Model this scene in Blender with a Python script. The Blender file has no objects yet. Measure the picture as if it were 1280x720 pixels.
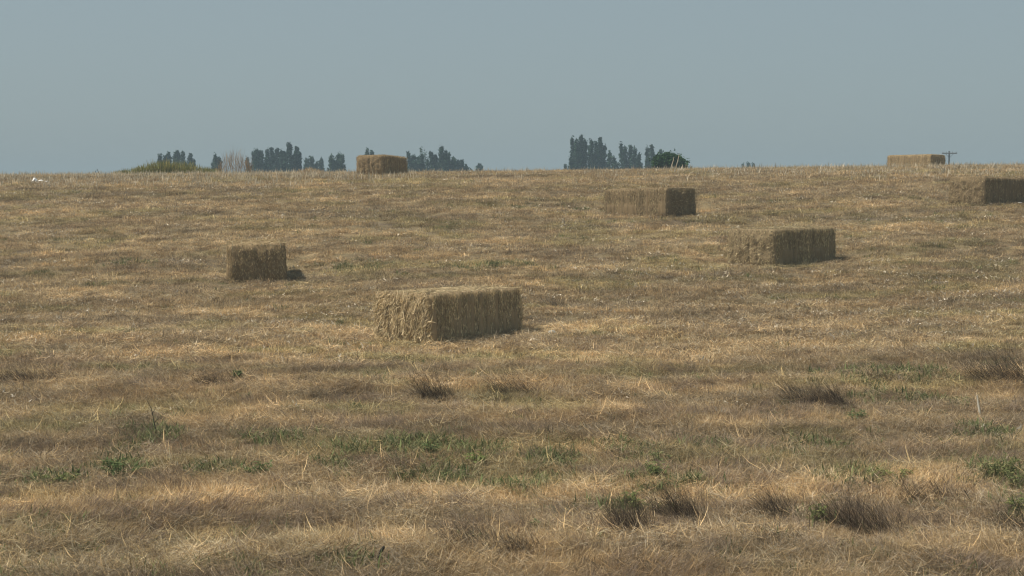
import bpy, bmesh, math, random
import numpy as np
from mathutils import Vector, Matrix

R = math.radians
SC = bpy.context.scene
COL = SC.collection
rng = np.random.default_rng(7)
random.seed(7)

# ------------------------------------------------------------------ camera, sky, sun, exposure
CAM_Z = 2.5
cam = bpy.data.cameras.new('camera')
cam.sensor_width = 36.0
cam.lens = 53.4
cam.clip_start = 0.1
cam.clip_end = 5000
cam_ob = bpy.data.objects.new('camera', cam)
COL.objects.link(cam_ob)
cam_ob.location = (0, 0, CAM_Z)
cam_ob.rotation_euler = (R(90 - 3.61), 0, 0)
SC.camera = cam_ob

SUN_EL, SUN_AZ = 58.0, 265.0          # azimuth clockwise from +Y (view direction)
world = bpy.data.worlds.new('World')
SC.world = world
world.use_nodes = True
wn, wl = world.node_tree.nodes, world.node_tree.links
wn.clear()
w_out = wn.new('ShaderNodeOutputWorld')
w_bg = wn.new('ShaderNodeBackground')
w_sky = wn.new('ShaderNodeTexSky')
w_sky.sky_type = 'NISHITA'
w_sky.sun_disc = False
w_sky.sun_elevation = R(SUN_EL)
w_sky.sun_rotation = R(SUN_AZ)
w_sky.altitude = 300
w_sky.air_density = 1.0
w_sky.dust_density = 3.0
w_sky.ozone_density = 1.0
w_mix = wn.new('ShaderNodeMix')        # smoke pall: most of the blue is swallowed, evenly all round
w_mix.data_type = 'RGBA'
w_mix.inputs['Factor'].default_value = 0.80
w_mix.inputs['B'].default_value = (2.66, 3.31, 3.52, 1)
wl.new(w_sky.outputs['Color'], w_mix.inputs['A'])
wl.new(w_mix.outputs['Result'], w_bg.inputs['Color'])
w_bg.inputs['Strength'].default_value = 0.088
wl.new(w_bg.outputs['Background'], w_out.inputs['Surface'])

sun = bpy.data.lights.new('sun', 'SUN')
sun.energy = 4.15
sun.angle = R(0.6)
sun.color = (1.0, 0.93, 0.82)
sun_ob = bpy.data.objects.new('sun', sun)
COL.objects.link(sun_ob)
sd = Vector((math.sin(R(SUN_AZ)) * math.cos(R(SUN_EL)), math.cos(R(SUN_AZ)) * math.cos(R(SUN_EL)), math.sin(R(SUN_EL))))
sun_ob.rotation_euler = sd.to_track_quat('Z', 'Y').to_euler()
sun_ob.location = (-20, -5, 40)

SC.view_settings.view_transform = 'Standard'
SC.view_settings.look = 'None'
SC.view_settings.exposure = 0.36
SC.view_settings.gamma = 1.0
SC.view_settings.use_curve_mapping = False
SC.render.engine = 'CYCLES'
SC.cycles.max_bounces = 5
SC.cycles.diffuse_bounces = 3
SC.cycles.glossy_bounces = 1
SC.cycles.transmission_bounces = 2
SC.cycles.transparent_max_bounces = 6
SC.cycles.volume_bounces = 0
SC.cycles.filter_width = 1.2

# ------------------------------------------------------------------ small helpers
def hash2(ix, iy, seed):
    n = (ix.astype(np.int64) * 374761393 + iy.astype(np.int64) * 668265263 + seed * 974711) & 0x7fffffff
    n = ((n ^ (n >> 13)) * 1274126177) & 0x7fffffff
    n = n ^ (n >> 16)
    return (n & 0xffff) / 65535.0

def vnoise(x, y, seed=0):
    x = np.asarray(x, float); y = np.asarray(y, float)
    ix = np.floor(x); iy = np.floor(y)
    fx = x - ix; fy = y - iy
    fx = fx * fx * (3 - 2 * fx); fy = fy * fy * (3 - 2 * fy)
    ix = ix.astype(np.int64); iy = iy.astype(np.int64)
    a = hash2(ix, iy, seed); b = hash2(ix + 1, iy, seed)
    c = hash2(ix, iy + 1, seed); d = hash2(ix + 1, iy + 1, seed)
    return (a + (b - a) * fx) * (1 - fy) + (c + (d - c) * fx) * fy

def fbm(x, y, seed=0, octs=3):
    s, amp, t = 0, 1.0, 0
    for i in range(octs):
        s = s + amp * vnoise(np.asarray(x) * 2 ** i, np.asarray(y) * 2 ** i, seed + 17 * i); t += amp; amp *= 0.55
    return s / t

def link(o, parent=None):
    COL.objects.link(o)
    if parent is not None:
        o.parent = parent
    return o

def tag(o, label=None, cat=None, group=None, kind=None):
    if label: o['label'] = label
    if cat: o['category'] = cat
    if group: o['group'] = group
    if kind: o['kind'] = kind
    return o

def empty(name, loc, rz=0.0):
    o = bpy.data.objects.new(name, None)
    o.empty_display_size = 0.2
    o.location = loc
    o.rotation_euler = (0, 0, rz)
    return link(o)

def mesh_of(name, verts, faces, cols=None, mat=None, smooth=False):
    """verts (n,3); faces either an (m,k) array or a list; cols per vertex rgb"""
    me = bpy.data.meshes.new(name)
    verts = np.asarray(verts, np.float32)
    if isinstance(faces, np.ndarray):
        m, k = faces.shape
        me.vertices.add(len(verts)); me.vertices.foreach_set('co', verts.ravel())
        me.loops.add(m * k); me.loops.foreach_set('vertex_index', faces.ravel().astype(np.int32))
        me.polygons.add(m)
        me.polygons.foreach_set('loop_start', np.arange(0, m * k, k, dtype=np.int32))
        me.update(calc_edges=True)
    else:
        me.from_pydata([tuple(v) for v in verts], [], faces)
        me.update()
    if cols is not None:
        ca = me.color_attributes.new('col', 'FLOAT_COLOR', 'POINT')
        c4 = np.ones((len(verts), 4), np.float32); c4[:, :3] = cols
        ca.data.foreach_set('color', c4.ravel())
    if smooth:
        me.polygons.foreach_set('use_smooth', np.ones(len(me.polygons), bool))
    if mat: me.materials.append(mat)
    return me

def obj(name, me, parent=None, kind=None):
    o = bpy.data.objects.new(name, me)
    link(o, parent)
    if kind: o['kind'] = kind
    return o

def tube(path, radii, sides=6):
    """tapered tube along a list of points -> verts, quad faces"""
    path = np.asarray(path, float)
    n = len(path)
    vs, fs = [], []
    for i in range(n):
        t = path[min(i + 1, n - 1)] - path[max(i - 1, 0)]
        t = t / (np.linalg.norm(t) + 1e-9)
        up = np.array((0, 0, 1.0)) if abs(t[2]) < 0.9 else np.array((1.0, 0, 0))
        a = np.cross(t, up); a /= np.linalg.norm(a); b = np.cross(t, a)
        for k in range(sides):
            an = 2 * math.pi * k / sides
            vs.append(path[i] + radii[i] * (math.cos(an) * a + math.sin(an) * b))
    for i in range(n - 1):
        for k in range(sides):
            k2 = (k + 1) % sides
            fs.append((i * sides + k, i * sides + k2, (i + 1) * sides + k2, (i + 1) * sides + k))
    fs.append(tuple(range(sides - 1, -1, -1)))
    fs.append(tuple((n - 1) * sides + k for k in range(sides)))
    return vs, fs

def join(parts):
    V, F = [], []
    for v, f in parts:
        o = len(V); V.extend([tuple(p) for p in v]); F.extend([tuple(i + o for i in q) for q in f])
    return V, F

# ------------------------------------------------------------------ materials
def new_mat(name):
    m = bpy.data.materials.new(name); m.use_nodes = True
    nt = m.node_tree; nt.nodes.clear()
    return m, nt.nodes, nt.links

def leaf_mat(name, trans=0.3, instancer=False, noise=0.0):
    """thin plant matter: colour comes from the mesh (and from each clump's own tint)"""
    m, n, l = new_mat(name)
    out = n.new('ShaderNodeOutputMaterial')
    at = n.new('ShaderNodeAttribute'); at.attribute_name = 'col'
    src = at.outputs['Color']
    if instancer:
        ti = n.new('ShaderNodeAttribute'); ti.attribute_name = 'tint'; ti.attribute_type = 'INSTANCER'
        mu = n.new('ShaderNodeMix'); mu.data_type = 'RGBA'; mu.blend_type = 'MULTIPLY'
        mu.inputs['Factor'].default_value = 1.0
        l.new(src, mu.inputs['A']); l.new(ti.outputs['Color'], mu.inputs['B'])
        src = mu.outputs['Result']
    if noise:
        tc = n.new('ShaderNodeTexCoord'); nz = n.new('ShaderNodeTexNoise')
        nz.inputs['Scale'].default_value = noise; nz.inputs['Detail'].default_value = 3
        l.new(tc.outputs['Object'], nz.inputs['Vector'])
        mr = n.new('ShaderNodeMapRange'); mr.inputs['From Min'].default_value = 0.3; mr.inputs['From Max'].default_value = 0.7
        mr.inputs['To Min'].default_value = 0.65; mr.inputs['To Max'].default_value = 1.3
        l.new(nz.outputs['Fac'], mr.inputs['Value'])
        mu2 = n.new('ShaderNodeVectorMath'); mu2.operation = 'SCALE'
        l.new(src, mu2.inputs[0]); l.new(mr.outputs['Result'], mu2.inputs['Scale'])
        src = mu2.outputs['Vector']
    d = n.new('ShaderNodeBsdfDiffuse'); t = n.new('ShaderNodeBsdfTranslucent')
    mx = n.new('ShaderNodeMixShader'); mx.inputs['Fac'].default_value = trans
    l.new(src, d.inputs['Color']); l.new(src, t.inputs['Color'])
    l.new(d.outputs[0], mx.inputs[1]); l.new(t.outputs[0], mx.inputs[2])
    l.new(mx.outputs[0], out.inputs['Surface'])
    return m

def plain_mat(name, col, rough=0.85, var=0.25, scale=20.0):
    m, n, l = new_mat(name)
    out = n.new('ShaderNodeOutputMaterial'); p = n.new('ShaderNodeBsdfPrincipled')
    p.inputs['Roughness'].default_value = rough
    tc = n.new('ShaderNodeTexCoord'); nz = n.new('ShaderNodeTexNoise'); nz.inputs['Scale'].default_value = scale
    nz.inputs['Detail'].default_value = 4
    rp = n.new('ShaderNodeValToRGB')
    rp.color_ramp.elements[0].position = 0.3; rp.color_ramp.elements[1].position = 0.7
    rp.color_ramp.elements[0].color = (*[c * (1 - var) for c in col], 1)
    rp.color_ramp.elements[1].color = (*[min(1, c * (1 + var)) for c in col], 1)
    l.new(tc.outputs['Object'], nz.inputs['Vector']); l.new(nz.outputs['Fac'], rp.inputs['Fac'])
    l.new(rp.outputs['Color'], p.inputs['Base Color']); l.new(p.outputs[0], out.inputs['Surface'])
    return m

M_GRASS = leaf_mat('dry grass', 0.25, instancer=True)
M_LEAF = leaf_mat('weed leaf', 0.3)
M_CROWN = leaf_mat('tree foliage', 0.25, noise=0.6)
M_STRAW = leaf_mat('bale straw', 0.12)
M_BARK = plain_mat('bark', (0.09, 0.075, 0.06), var=0.4, scale=6)
M_TWIG = plain_mat('dead twig', (0.2, 0.15, 0.11), var=0.3, scale=30)
M_PALE = plain_mat('bleached stalk', (0.55, 0.47, 0.34), var=0.2, scale=40)
M_BLEACH = plain_mat('sun bleached stem', (.62, .56, .45), var=.12, scale=30)
M_TWINE = plain_mat('baling twine', (0.42, 0.36, 0.24), var=0.2, scale=60)
M_POLE = plain_mat('weathered pole timber', (0.09, 0.085, 0.08), var=0.3, scale=3)
M_GLASS = plain_mat('insulator porcelain', (0.2, 0.22, 0.22), rough=0.3, var=0.1)
M_LITTER = plain_mat('white plastic litter', (0.8, 0.78, 0.74), rough=0.6, var=0.08, scale=30)

# field ground
def field_mat():
    m, n, l = new_mat('field thatch and soil')
    out = n.new('ShaderNodeOutputMaterial'); p = n.new('ShaderNodeBsdfPrincipled')
    p.inputs['Roughness'].default_value = 0.95
    p.inputs['Specular IOR Level'].default_value = 0.1
    tc = n.new('ShaderNodeTexCoord')
    mp = n.new('ShaderNodeMapping'); mp.inputs['Scale'].default_value = (0.35, 1.0, 1.0)
    l.new(tc.outputs['Object'], mp.inputs['Vector'])
    n1 = n.new('ShaderNodeTexNoise'); n1.inputs['Scale'].default_value = 0.9; n1.inputs['Detail'].default_value = 5
    n2 = n.new('ShaderNodeTexNoise'); n2.inputs['Scale'].default_value = 30; n2.inputs['Detail'].default_value = 6; n2.inputs['Roughness'].default_value = 0.75
    l.new(mp.outputs[0], n1.inputs['Vector']); l.new(tc.outputs['Object'], n2.inputs['Vector'])
    r1 = n.new('ShaderNodeValToRGB')
    e = r1.color_ramp.elements
    e[0].position = 0.32; e[0].color = (0.15, 0.12, 0.085, 1)
    e[1].position = 0.68; e[1].color = (0.27, 0.205, 0.12, 1)
    k = e.new(0.5); k.color = (0.21, 0.17, 0.10, 1)
    r2 = n.new('ShaderNodeValToRGB')
    f = r2.color_ramp.elements
    f[0].position = 0.3; f[0].color = (0.45, 0.43, 0.4, 1)
    f[1].position = 0.72; f[1].color = (1.45, 1.4, 1.3, 1)
    l.new(n1.outputs['Fac'], r1.inputs['Fac']); l.new(n2.outputs['Fac'], r2.inputs['Fac'])
    mu = n.new('ShaderNodeMix'); mu.data_type = 'RGBA'; mu.blend_type = 'MULTIPLY'; mu.inputs['Factor'].default_value = 1
    l.new(r1.outputs['Color'], mu.inputs['A']); l.new(r2.outputs['Color'], mu.inputs['B'])
    l.new(mu.outputs['Result'], p.inputs['Base Color'])
    b = n.new('ShaderNodeBump'); b.inputs['Strength'].default_value = 0.6; b.inputs['Distance'].default_value = 0.04
    l.new(n2.outputs['Fac'], b.inputs['Height']); l.new(b.outputs['Normal'], p.inputs['Normal'])
    l.new(p.outputs[0], out.inputs['Surface'])
    return m

# ------------------------------------------------------------------ the field: a hayfield climbing to a crest about 64 m away
PD = np.array([-2000, -60, 0, 8, 12, 18, 25, 29, 34, 38.5, 43, 47.5, 52, 58, 64, 72, 85, 100, 125, 160, 220, 400, 3000.])
PZ = np.array([-2.5, -1.3, -.75, -.62, -.53, -.30, 0, .2, .5, 1.08, 1.72, 2.27, 2.72, 3.12, 3.33, 3.28, 2.6, 1.5, .3, -.8, -1.5, -2, -3.])
_dd = np.arange(-100, 500, 0.5)
_zz = np.interp(_dd, PD, PZ)
_k = np.exp(-0.5 * (np.arange(-10, 11) / 4.0) ** 2); _k /= _k.sum()
_zz = np.convolve(np.pad(_zz, 10, mode='edge'), _k, mode='valid')

BALE_SPOTS = []        # x, y, radius of each bale: the ground under it is levelled a little

def base_h(x, y):
    x = np.asarray(x, float); y = np.asarray(y, float)
    z = np.where((y > -95) & (y < 495), np.interp(y, _dd, _zz), np.interp(y, PD, PZ))
    fade = np.clip(1 - (np.hypot(x, y) - 90) / 120, 0, 1)
    z = z + np.where(x > 0, 0.0103, 0.0068) * np.clip(x, -60, 60) * fade * np.clip(y / 40, 0, 1.2)
    row = y - 0.10 * x
    amp = fade * np.clip(1.25 - y / 60, 0.35, 1)
    z = z + amp * 0.22 * (fbm(x * 0.16, row * 0.42, 3, 3) - 0.5)
    z = z + amp * 0.10 * (fbm(x * 0.9, row * 1.6, 9, 2) - 0.5)
    return z

def hgt(x, y):
    z = base_h(x, y)
    for bx, by, br, bz in BALE_SPOTS:
        w = 0.85 * np.exp(-((np.hypot(np.asarray(x) - bx, np.asarray(y) - by) / br) ** 4))
        z = z * (1 - w) + w * bz
    return z

# ------------------------------------------------------------------ where the bales lie: x, y of the base centre, heading, size
W, L, H = 1.2, 2.42, 0.83
def bale_at(corner, local, ang, size=1.0):
    """corner: ground point of the near bottom corner; ang: heading about z (degrees)"""
    c, s = math.cos(R(ang)), math.sin(R(ang))
    lx, ly = local[0] * W / 2 * size, local[1] * L / 2 * size
    return corner[0] - (c * lx - s * ly), corner[1] - (s * lx + c * ly), ang, size, float(base_h(corner[0], corner[1]))

BALES = [
    (bale_at((-1.32, 24.95), (1, -1), 3.0 - 39.5, 1.04),
     'large square straw bale nearest the viewer, loose straw bulging from its sunlit left end', 0),
    (bale_at((-5.68, 33.85), (0, -1), 10.2, 1.06),
     'square bale seen square on at its twine-ribbed end, alone at the left of the field', 1),
    (bale_at((6.09, 35.15), (1, -1), -9.8 - 33, 1.11),
     'rectangular bale with ragged bright left end, behind the nearest bale to its right', 2),
    (bale_at((4.38, 43.08), (-1, -1), -5.8 + 47, 1.04),
     'bale halfway up the slope below the dark bush, shaggy dark end facing right', 3),
    (bale_at((13.93, 44.85), (1, -1), -17.2 - 35.5, 1.06),
     'bale at the right edge of the field with a white scrap at its foot', 4),
    (bale_at((-5.05, 60.2), (1, -1), 4.8 - 23.5, 1.0),
     'bale standing on the skyline among the left hand trees, half lit and half dark', 5),
    (bale_at((19.9, 72.4), (-1, -1), -14.7 + 56, 1.02),
     'bale sunk behind the crest beside the utility pole, only its upper part showing', 6),
]
for (bx, by, _, _, bz), _, _ in BALES:
    BALE_SPOTS.append((bx, by, 2.1, bz))

# ------------------------------------------------------------------ ground sheet
def lines(lo, hi, step, far_lo, far_hi):
    a = list(np.arange(lo, hi + 1e-6, step)); s = step
    while a[-1] < far_hi: s *= 1.25; a.append(min(far_hi, a[-1] + s))
    s = step
    while a[0] > far_lo: s *= 1.25; a.insert(0, max(far_lo, a[0] - s))
    return np.array(a)
gx = lines(-32, 32, 0.28, -900, 900); gy = lines(7, 78, 0.28, -900, 900)
X, Y = np.meshgrid(gx, gy)
Z = hgt(X, Y)
nx, ny = len(gx), len(gy)
idx = np.arange(nx * ny).reshape(ny, nx)
quads = np.stack([idx[:-1, :-1], idx[:-1, 1:], idx[1:, 1:], idx[1:, :-1]], -1).reshape(-1, 4)
obj('field', mesh_of('field', np.stack([X, Y, Z], -1).reshape(-1, 3), quads, mat=field_mat(), smooth=True), kind='structure')

# ------------------------------------------------------------------ blades of grass and straw
def blades(base, az, lean, length, width, bend, col, wdir=None):
    n = len(base)
    h = np.stack([np.cos(az), np.sin(az), np.zeros(n)], -1)
    z = np.array((0, 0, 1.0))
    l1 = lean; l2 = lean + bend
    p1 = base + (length * .5)[:, None] * (np.sin(l1)[:, None] * h + np.cos(l1)[:, None] * z)
    p2 = p1 + (length * .5)[:, None] * (np.sin(l2)[:, None] * h + np.cos(l2)[:, None] * z)
    wa = rng.uniform(0, 2 * np.pi, n) if wdir is None else wdir
    wv = np.stack([np.cos(wa), np.sin(wa), 0.25 * np.sin(3 * wa)], -1) * (width * .5)[:, None]
    V = np.stack([base - wv, base + wv, p1 + wv * .8, p1 - wv * .8, p2], 1).reshape(-1, 3)
    i = (np.arange(n) * 5)[:, None]
    F = np.stack([np.concatenate([i, i + 1, i + 2], 1), np.concatenate([i, i + 2, i + 3], 1), np.concatenate([i + 3, i + 2, i + 4], 1)], 1).reshape(-1, 3)
    C = np.repeat(col, 5, 0)
    return V, F, C

PAL = {
    'straw': np.array([(.57, .415, .235), (.485, .35, .195), (.67, .52, .33), (.41, .29, .16), (.31, .22, .13), (.48, .375, .255)]),
    'grey': np.array([(.38, .315, .23), (.29, .24, .175), (.48, .41, .31), (.22, .18, .13), (.34, .285, .18)]),
    'brown': np.array([(.20, .15, .11), (.25, .19, .135), (.15, .115, .09), (.30, .23, .155), (.22, .175, .135)]),
    'green': np.array([(.14, .165, .07), (.175, .20, .085), (.115, .135, .06), (.22, .225, .105), (.26, .25, .13)]),
    'pale': np.array([(.62, .53, .38), (.54, .45, .31), (.68, .60, .46)]),
}
def pick(name, n, jit=0.15):
    p = PAL[name]
    return p[rng.integers(0, len(p), n)] * rng.uniform(1 - jit, 1 + jit, (n, 1))

def disc(n, r):
    a = rng.uniform(0, 2 * np.pi, n); q = r * np.sqrt(rng.uniform(0, 1, n))
    return np.stack([q * np.cos(a), q * np.sin(a), np.zeros(n)], -1)

def merge(*bs):
    V, F, C, o = [], [], [], 0
    for v, f, c in bs:
        V.append(v); F.append(f + o); C.append(c); o += len(v)
    return np.concatenate(V), np.concatenate(F), np.concatenate(C)

def p_stubble(fine=1.0):
    n = int(46 / fine)
    a = blades(disc(n, .17), rng.uniform(0, 6.28, n), R(8) + np.abs(rng.normal(0, R(38), n)), rng.uniform(.035, .11, n),
               fine * rng.uniform(.004, .0085, n), rng.normal(0, .5, n), pick('straw', n, .45))
    n = int(22 / fine)
    b = disc(n, .17); b[:, 2] = rng.uniform(.008, .045, n)
    c = blades(b, rng.uniform(0, 6.28, n), R(90) + rng.normal(0, .15, n), rng.uniform(.06, .20, n), fine * rng.uniform(.004, .008, n),
               rng.normal(0, .25, n), pick('grey', n, .4))
    return merge(a, c)
def p_thatch(fine=1.0):
    n = int(60 / fine)
    b = disc(n, .2); b[:, 2] = rng.uniform(.01, .06, n)
    return blades(b, rng.uniform(0, 6.28, n), R(84) + rng.normal(0, .22, n), rng.uniform(.08, .26, n), fine * rng.uniform(.004, .009, n),
                  rng.normal(0, .35, n), np.concatenate([pick('grey', n // 2, .4), pick('straw', n - n // 2 - 4, .4), pick('pale', 4, .2)]))
def p_tall():
    n = 78
    return blades(disc(n, .15), rng.normal(0, .6, n), R(50) + rng.normal(0, R(20), n), rng.uniform(.08, .28, n), rng.uniform(.0022, .0055, n),
                  rng.normal(.28, .3, n), np.minimum(pick('straw', n, .4) * 1.12, (.66, .52, .34)))
def p_brown():
    n = 70
    return blades(disc(n, .12), rng.normal(0, .45, n), R(46) + rng.normal(0, R(15), n), rng.uniform(.14, .36, n), rng.uniform(.003, .006, n),
                  rng.normal(.4, .35, n), pick('brown', n))
def p_green():
    n = 34
    return blades(disc(n, .11), rng.uniform(0, 6.28, n), R(10) + np.abs(rng.normal(0, R(38), n)), rng.uniform(.05, .15, n),
                  rng.uniform(.006, .016, n), rng.normal(.5, .4, n), pick('green', n))
def p_pale():
    n = 5
    return blades(disc(n, .14), rng.uniform(0, 6.28, n), np.abs(rng.normal(0, R(22), n)), rng.uniform(.12, .27, n),
                  rng.uniform(.014, .026, n), rng.normal(0, .15, n), pick('pale', n, .25))

def cover(name, proto, nvar, pts, scl, rotz, tint, tilt=0.0):
    """ground cover nobody could count: clumps set out over the field by geometry nodes"""
    col = bpy.data.collections.new(name + ' clumps')
    for k in range(nvar):
        V, F, C = proto()
        col.objects.link(bpy.data.objects.new('%s_clump_%d' % (name, k), mesh_of(name + '_clump', V, F, C, M_GRASS)))
    n = len(pts)
    me = bpy.data.meshes.new(name)
    me.vertices.add(n); me.vertices.foreach_set('co', pts.astype(np.float32).ravel())
    a = me.attributes.new('scl', 'FLOAT', 'POINT'); a.data.foreach_set('value', scl.astype(np.float32))
    rot = np.zeros((n, 3), np.float32); rot[:, 2] = rotz
    if tilt: rot[:, :2] = rng.normal(0, tilt, (n, 2))
    a = me.attributes.new('rot', 'FLOAT_VECTOR', 'POINT'); a.data.foreach_set('vector', rot.ravel())
    a = me.attributes.new('variant', 'INT', 'POINT'); a.data.foreach_set('value', rng.integers(0, nvar, n).astype(np.int32))
    t4 = np.ones((n, 4), np.float32); t4[:, :3] = tint
    a = me.attributes.new('tint', 'FLOAT_COLOR', 'POINT'); a.data.foreach_set('color', t4.ravel())
    me.update()
    o = obj(name, me, kind='stuff')
    ng = bpy.data.node_groups.new(name + ' scatter', 'GeometryNodeTree')
    ng.interface.new_socket('Geometry', in_out='INPUT', socket_type='NodeSocketGeometry')
    ng.interface.new_socket('Geometry', in_out='OUTPUT', socket_type='NodeSocketGeometry')
    N, K = ng.nodes, ng.links
    gi = N.new('NodeGroupInput'); go = N.new('NodeGroupOutput')
    ci = N.new('GeometryNodeCollectionInfo'); ci.inputs['Collection'].default_value = col
    ci.inputs['Separate Children'].default_value = True; ci.inputs['Reset Children'].default_value = True
    ip = N.new('GeometryNodeInstanceOnPoints'); ip.inputs['Pick Instance'].default_value = True
    def na(nm, ty):
        q = N.new('GeometryNodeInputNamedAttribute'); q.data_type = ty; q.inputs['Name'].default_value = nm
        return q.outputs['Attribute']
    K.new(gi.outputs[0], ip.inputs['Points']); K.new(ci.outputs[0], ip.inputs['Instance'])
    K.new(na('variant', 'INT'), ip.inputs['Instance Index'])
    e2r = N.new('FunctionNodeEulerToRotation'); K.new(na('rot', 'FLOAT_VECTOR'), e2r.inputs[0])
    K.new(e2r.outputs[0], ip.inputs['Rotation']); K.new(na('scl', 'FLOAT'), ip.inputs['Scale'])
    K.new(ip.outputs[0], go.inputs[0])
    md = o.modifiers.new('scatter', 'NODES'); md.node_group = ng
    return o

def scatter(n, y0, y1, power, wide=0.40, margin=3.0):
    """points over the part of the field in view, density per square metre falling as y**-power"""
    yy = np.linspace(y0, y1, 400)
    w = (wide * yy + margin) * yy ** (-power)
    c = np.cumsum(w); c /= c[-1]
    y = np.interp(rng.uniform(0, 1, n), c, yy)
    x = rng.uniform(-1, 1, n) * (wide * y + margin)
    return x, y

def off_bales(x, y, pad=0.0):
    ok = np.ones(len(x), bool)
    for (bx, by, ang, s, _), _, _ in BALES:
        c, sn = math.cos(R(ang)), math.sin(R(ang))
        dx, dy = x - bx, y - by
        lx = c * dx + sn * dy; ly = -sn * dx + c * dy
        ok &= ~((np.abs(lx) < W / 2 * s + pad) & (np.abs(ly) < L / 2 * s + pad))
    return ok

def trodden(x, y):
    """1 in the open, smaller close against a bale where the baler flattened the stubble"""
    f = np.ones(len(x))
    for (bx, by, ang, s, _), _, _ in BALES:
        c, sn = math.cos(R(ang)), math.sin(R(ang))
        dx, dy = x - bx, y - by
        lx = np.abs(c * dx + sn * dy) - W / 2 * s; ly = np.abs(-sn * dx + c * dy) - L / 2 * s
        d = np.maximum(lx, ly)
        f = np.minimum(f, .5 + .5 * np.clip(d / .9, 0, 1))
    return f
def row_of(x, y): return y - 0.10 * x - .10 * x * np.clip((20 - y) / 8, 0, 1) + 0.5 * np.sin(x * 0.3)
def sstep(a, b, t):
    t = np.clip((t - a) / (b - a), 0, 1); return t * t * (3 - 2 * t)

# patchiness shared by every kind of cover
def dryness(x, y):  return fbm(x * 0.55, row_of(x, y) * 1.25, 31, 4)
def greenish(x, y): return fbm(x * 0.55, row_of(x, y) * 1.2, 57, 4)
def brownish(x, y): return fbm(x * 0.9, row_of(x, y) * 2.3, 83, 4)
def wind(x, y):     return np.pi * (0.95 + 0.5 * (fbm(x * 0.25, y * 0.25, 5, 2) - 0.5)) + rng.normal(0, .35, len(x)) \
                           - np.pi * 0.9 * sstep(0.54, 0.62, fbm(x * .18, y * .3, 77, 2))
def tint_for(x, y):
    n = len(x)
    t = np.ones((n, 3))
    d, g, b = dryness(x, y), greenish(x, y), brownish(x, y)
    def mixin(t, w, c): return t * (1 - w[:, None]) + w[:, None] * np.array(c)
    t = mixin(t, sstep(.50, .66, d) * .7, (1.24, 1.18, 1.10))
    t = mixin(t, sstep(.52, .34, d) * .7, (.74, .75, .80))
    t = mixin(t, sstep(.52, .66, g) * np.interp(y, [12, 15, 18], [.15, .35, .6]), (.74, .83, .66))
    t = mixin(t, sstep(.54, .68, b) * .6, (.66, .61, .60))
    streak = fbm(x * .055, row_of(x, y) * 1.2, 203, 3)
    t = t * (1 + .33 * (sstep(.36, .64, streak) - .5))[:, None]
    return t * rng.uniform(.56, 1.44, (n, 1)) * np.array((1.01, .995, .935))

GREEN = [(-1.04, 16.37, 1.03, 0.62), (-1.69, 15.93, 0.5, 0.3), (-4.64, 15.03, 0.47, 0.3), (0.43, 16.01, 0.51, 0.38), (1.41, 16.55, 0.44, 0.36),
         (3.31, 16.81, 0.53, 0.36), (3.52, 15.03, 0.47, 0.44), (4.97, 15.19, 0.32, 0.66), (-4.22, 17.46, 0.32, 0.92), (5.17, 19.89, 0.63, 0.52),
         (2.2, 16.87, 0.44, 0.4), (5.54, 17.4, 0.41, 0.48), (-2.68, 17.4, 0.41, 0.46), (1.5, 14.85, 0.47, 0.4), (5.35, 21.48, 0.79, 0.56),
         (-2.88, 15.49, 0.41, 0.32), (-4.12, 15.49, 0.33, 0.52), (-0.65, 15.19, 0.56, 0.2), (0.74, 13.82, 0.44, 0.22), (4.62, 13.76, 0.22, 0.42),
         (0.16, 14.79, 0.47, 0.34), (-1.09, 11.96, 0.38, 0.12), (2.72, 13.42, 0.18, 0.22), (-3.82, 36.2, 0.76, 0.6), (-9.47, 36.6, 0.77, 0.41),
         (-0.37, 35.5, 1.1, 0.49), (1.45, 45.8, 0.96, 0.5)]
def green_patch(x, y):
    p = np.zeros(len(x))
    for gx_, gy_, gw, gd in GREEN:
        p = np.maximum(p, np.exp(-((((x - gx_) / (gw * 1.1)) ** 2 + ((y - gy_) / (gd * 1.2)) ** 2)) ** 1.5))
    return p * sstep(.28, .55, fbm(x * 2.2, y * 2.6, 44, 2))

# short stubble over the whole field
x, y = scatter(46000, 10.2, 76, 1.15)
ok = off_bales(x, y, -.1); x, y = x[ok], y[ok]
s = rng.uniform(.75, 1.3, len(x)) * trodden(x, y) * (1 + .35 * np.clip((y - 25) / 40, 0, 1))
r_ = rng.uniform(0, 6.28, len(x)); P_ = np.stack([x, y, hgt(x, y) - .004], -1); T_ = tint_for(x, y); near_ = y < 23
cover('dry_stubble', lambda: p_stubble(.68), 5, P_[near_], s[near_], r_[near_], T_[near_])
cover('dry_stubble', p_stubble, 6, P_[~near_], s[~near_], r_[~near_], T_[~near_])
# flattened thatch and loose straw
x, y = scatter(26000, 10.2, 76, 1.25)
ok = off_bales(x, y, -.1); x, y = x[ok], y[ok]
s = rng.uniform(.7, 1.2, len(x)); r_ = rng.uniform(0, 6.28, len(x)); P_ = np.stack([x, y, hgt(x, y)], -1); T_ = tint_for(x, y); near_ = y < 23
cover('straw_thatch', lambda: p_thatch(.68), 5, P_[near_], s[near_], r_[near_], T_[near_], .1)
cover('straw_thatch', p_thatch, 5, P_[~near_], s[~near_], r_[~near_], T_[~near_], .1)
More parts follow.
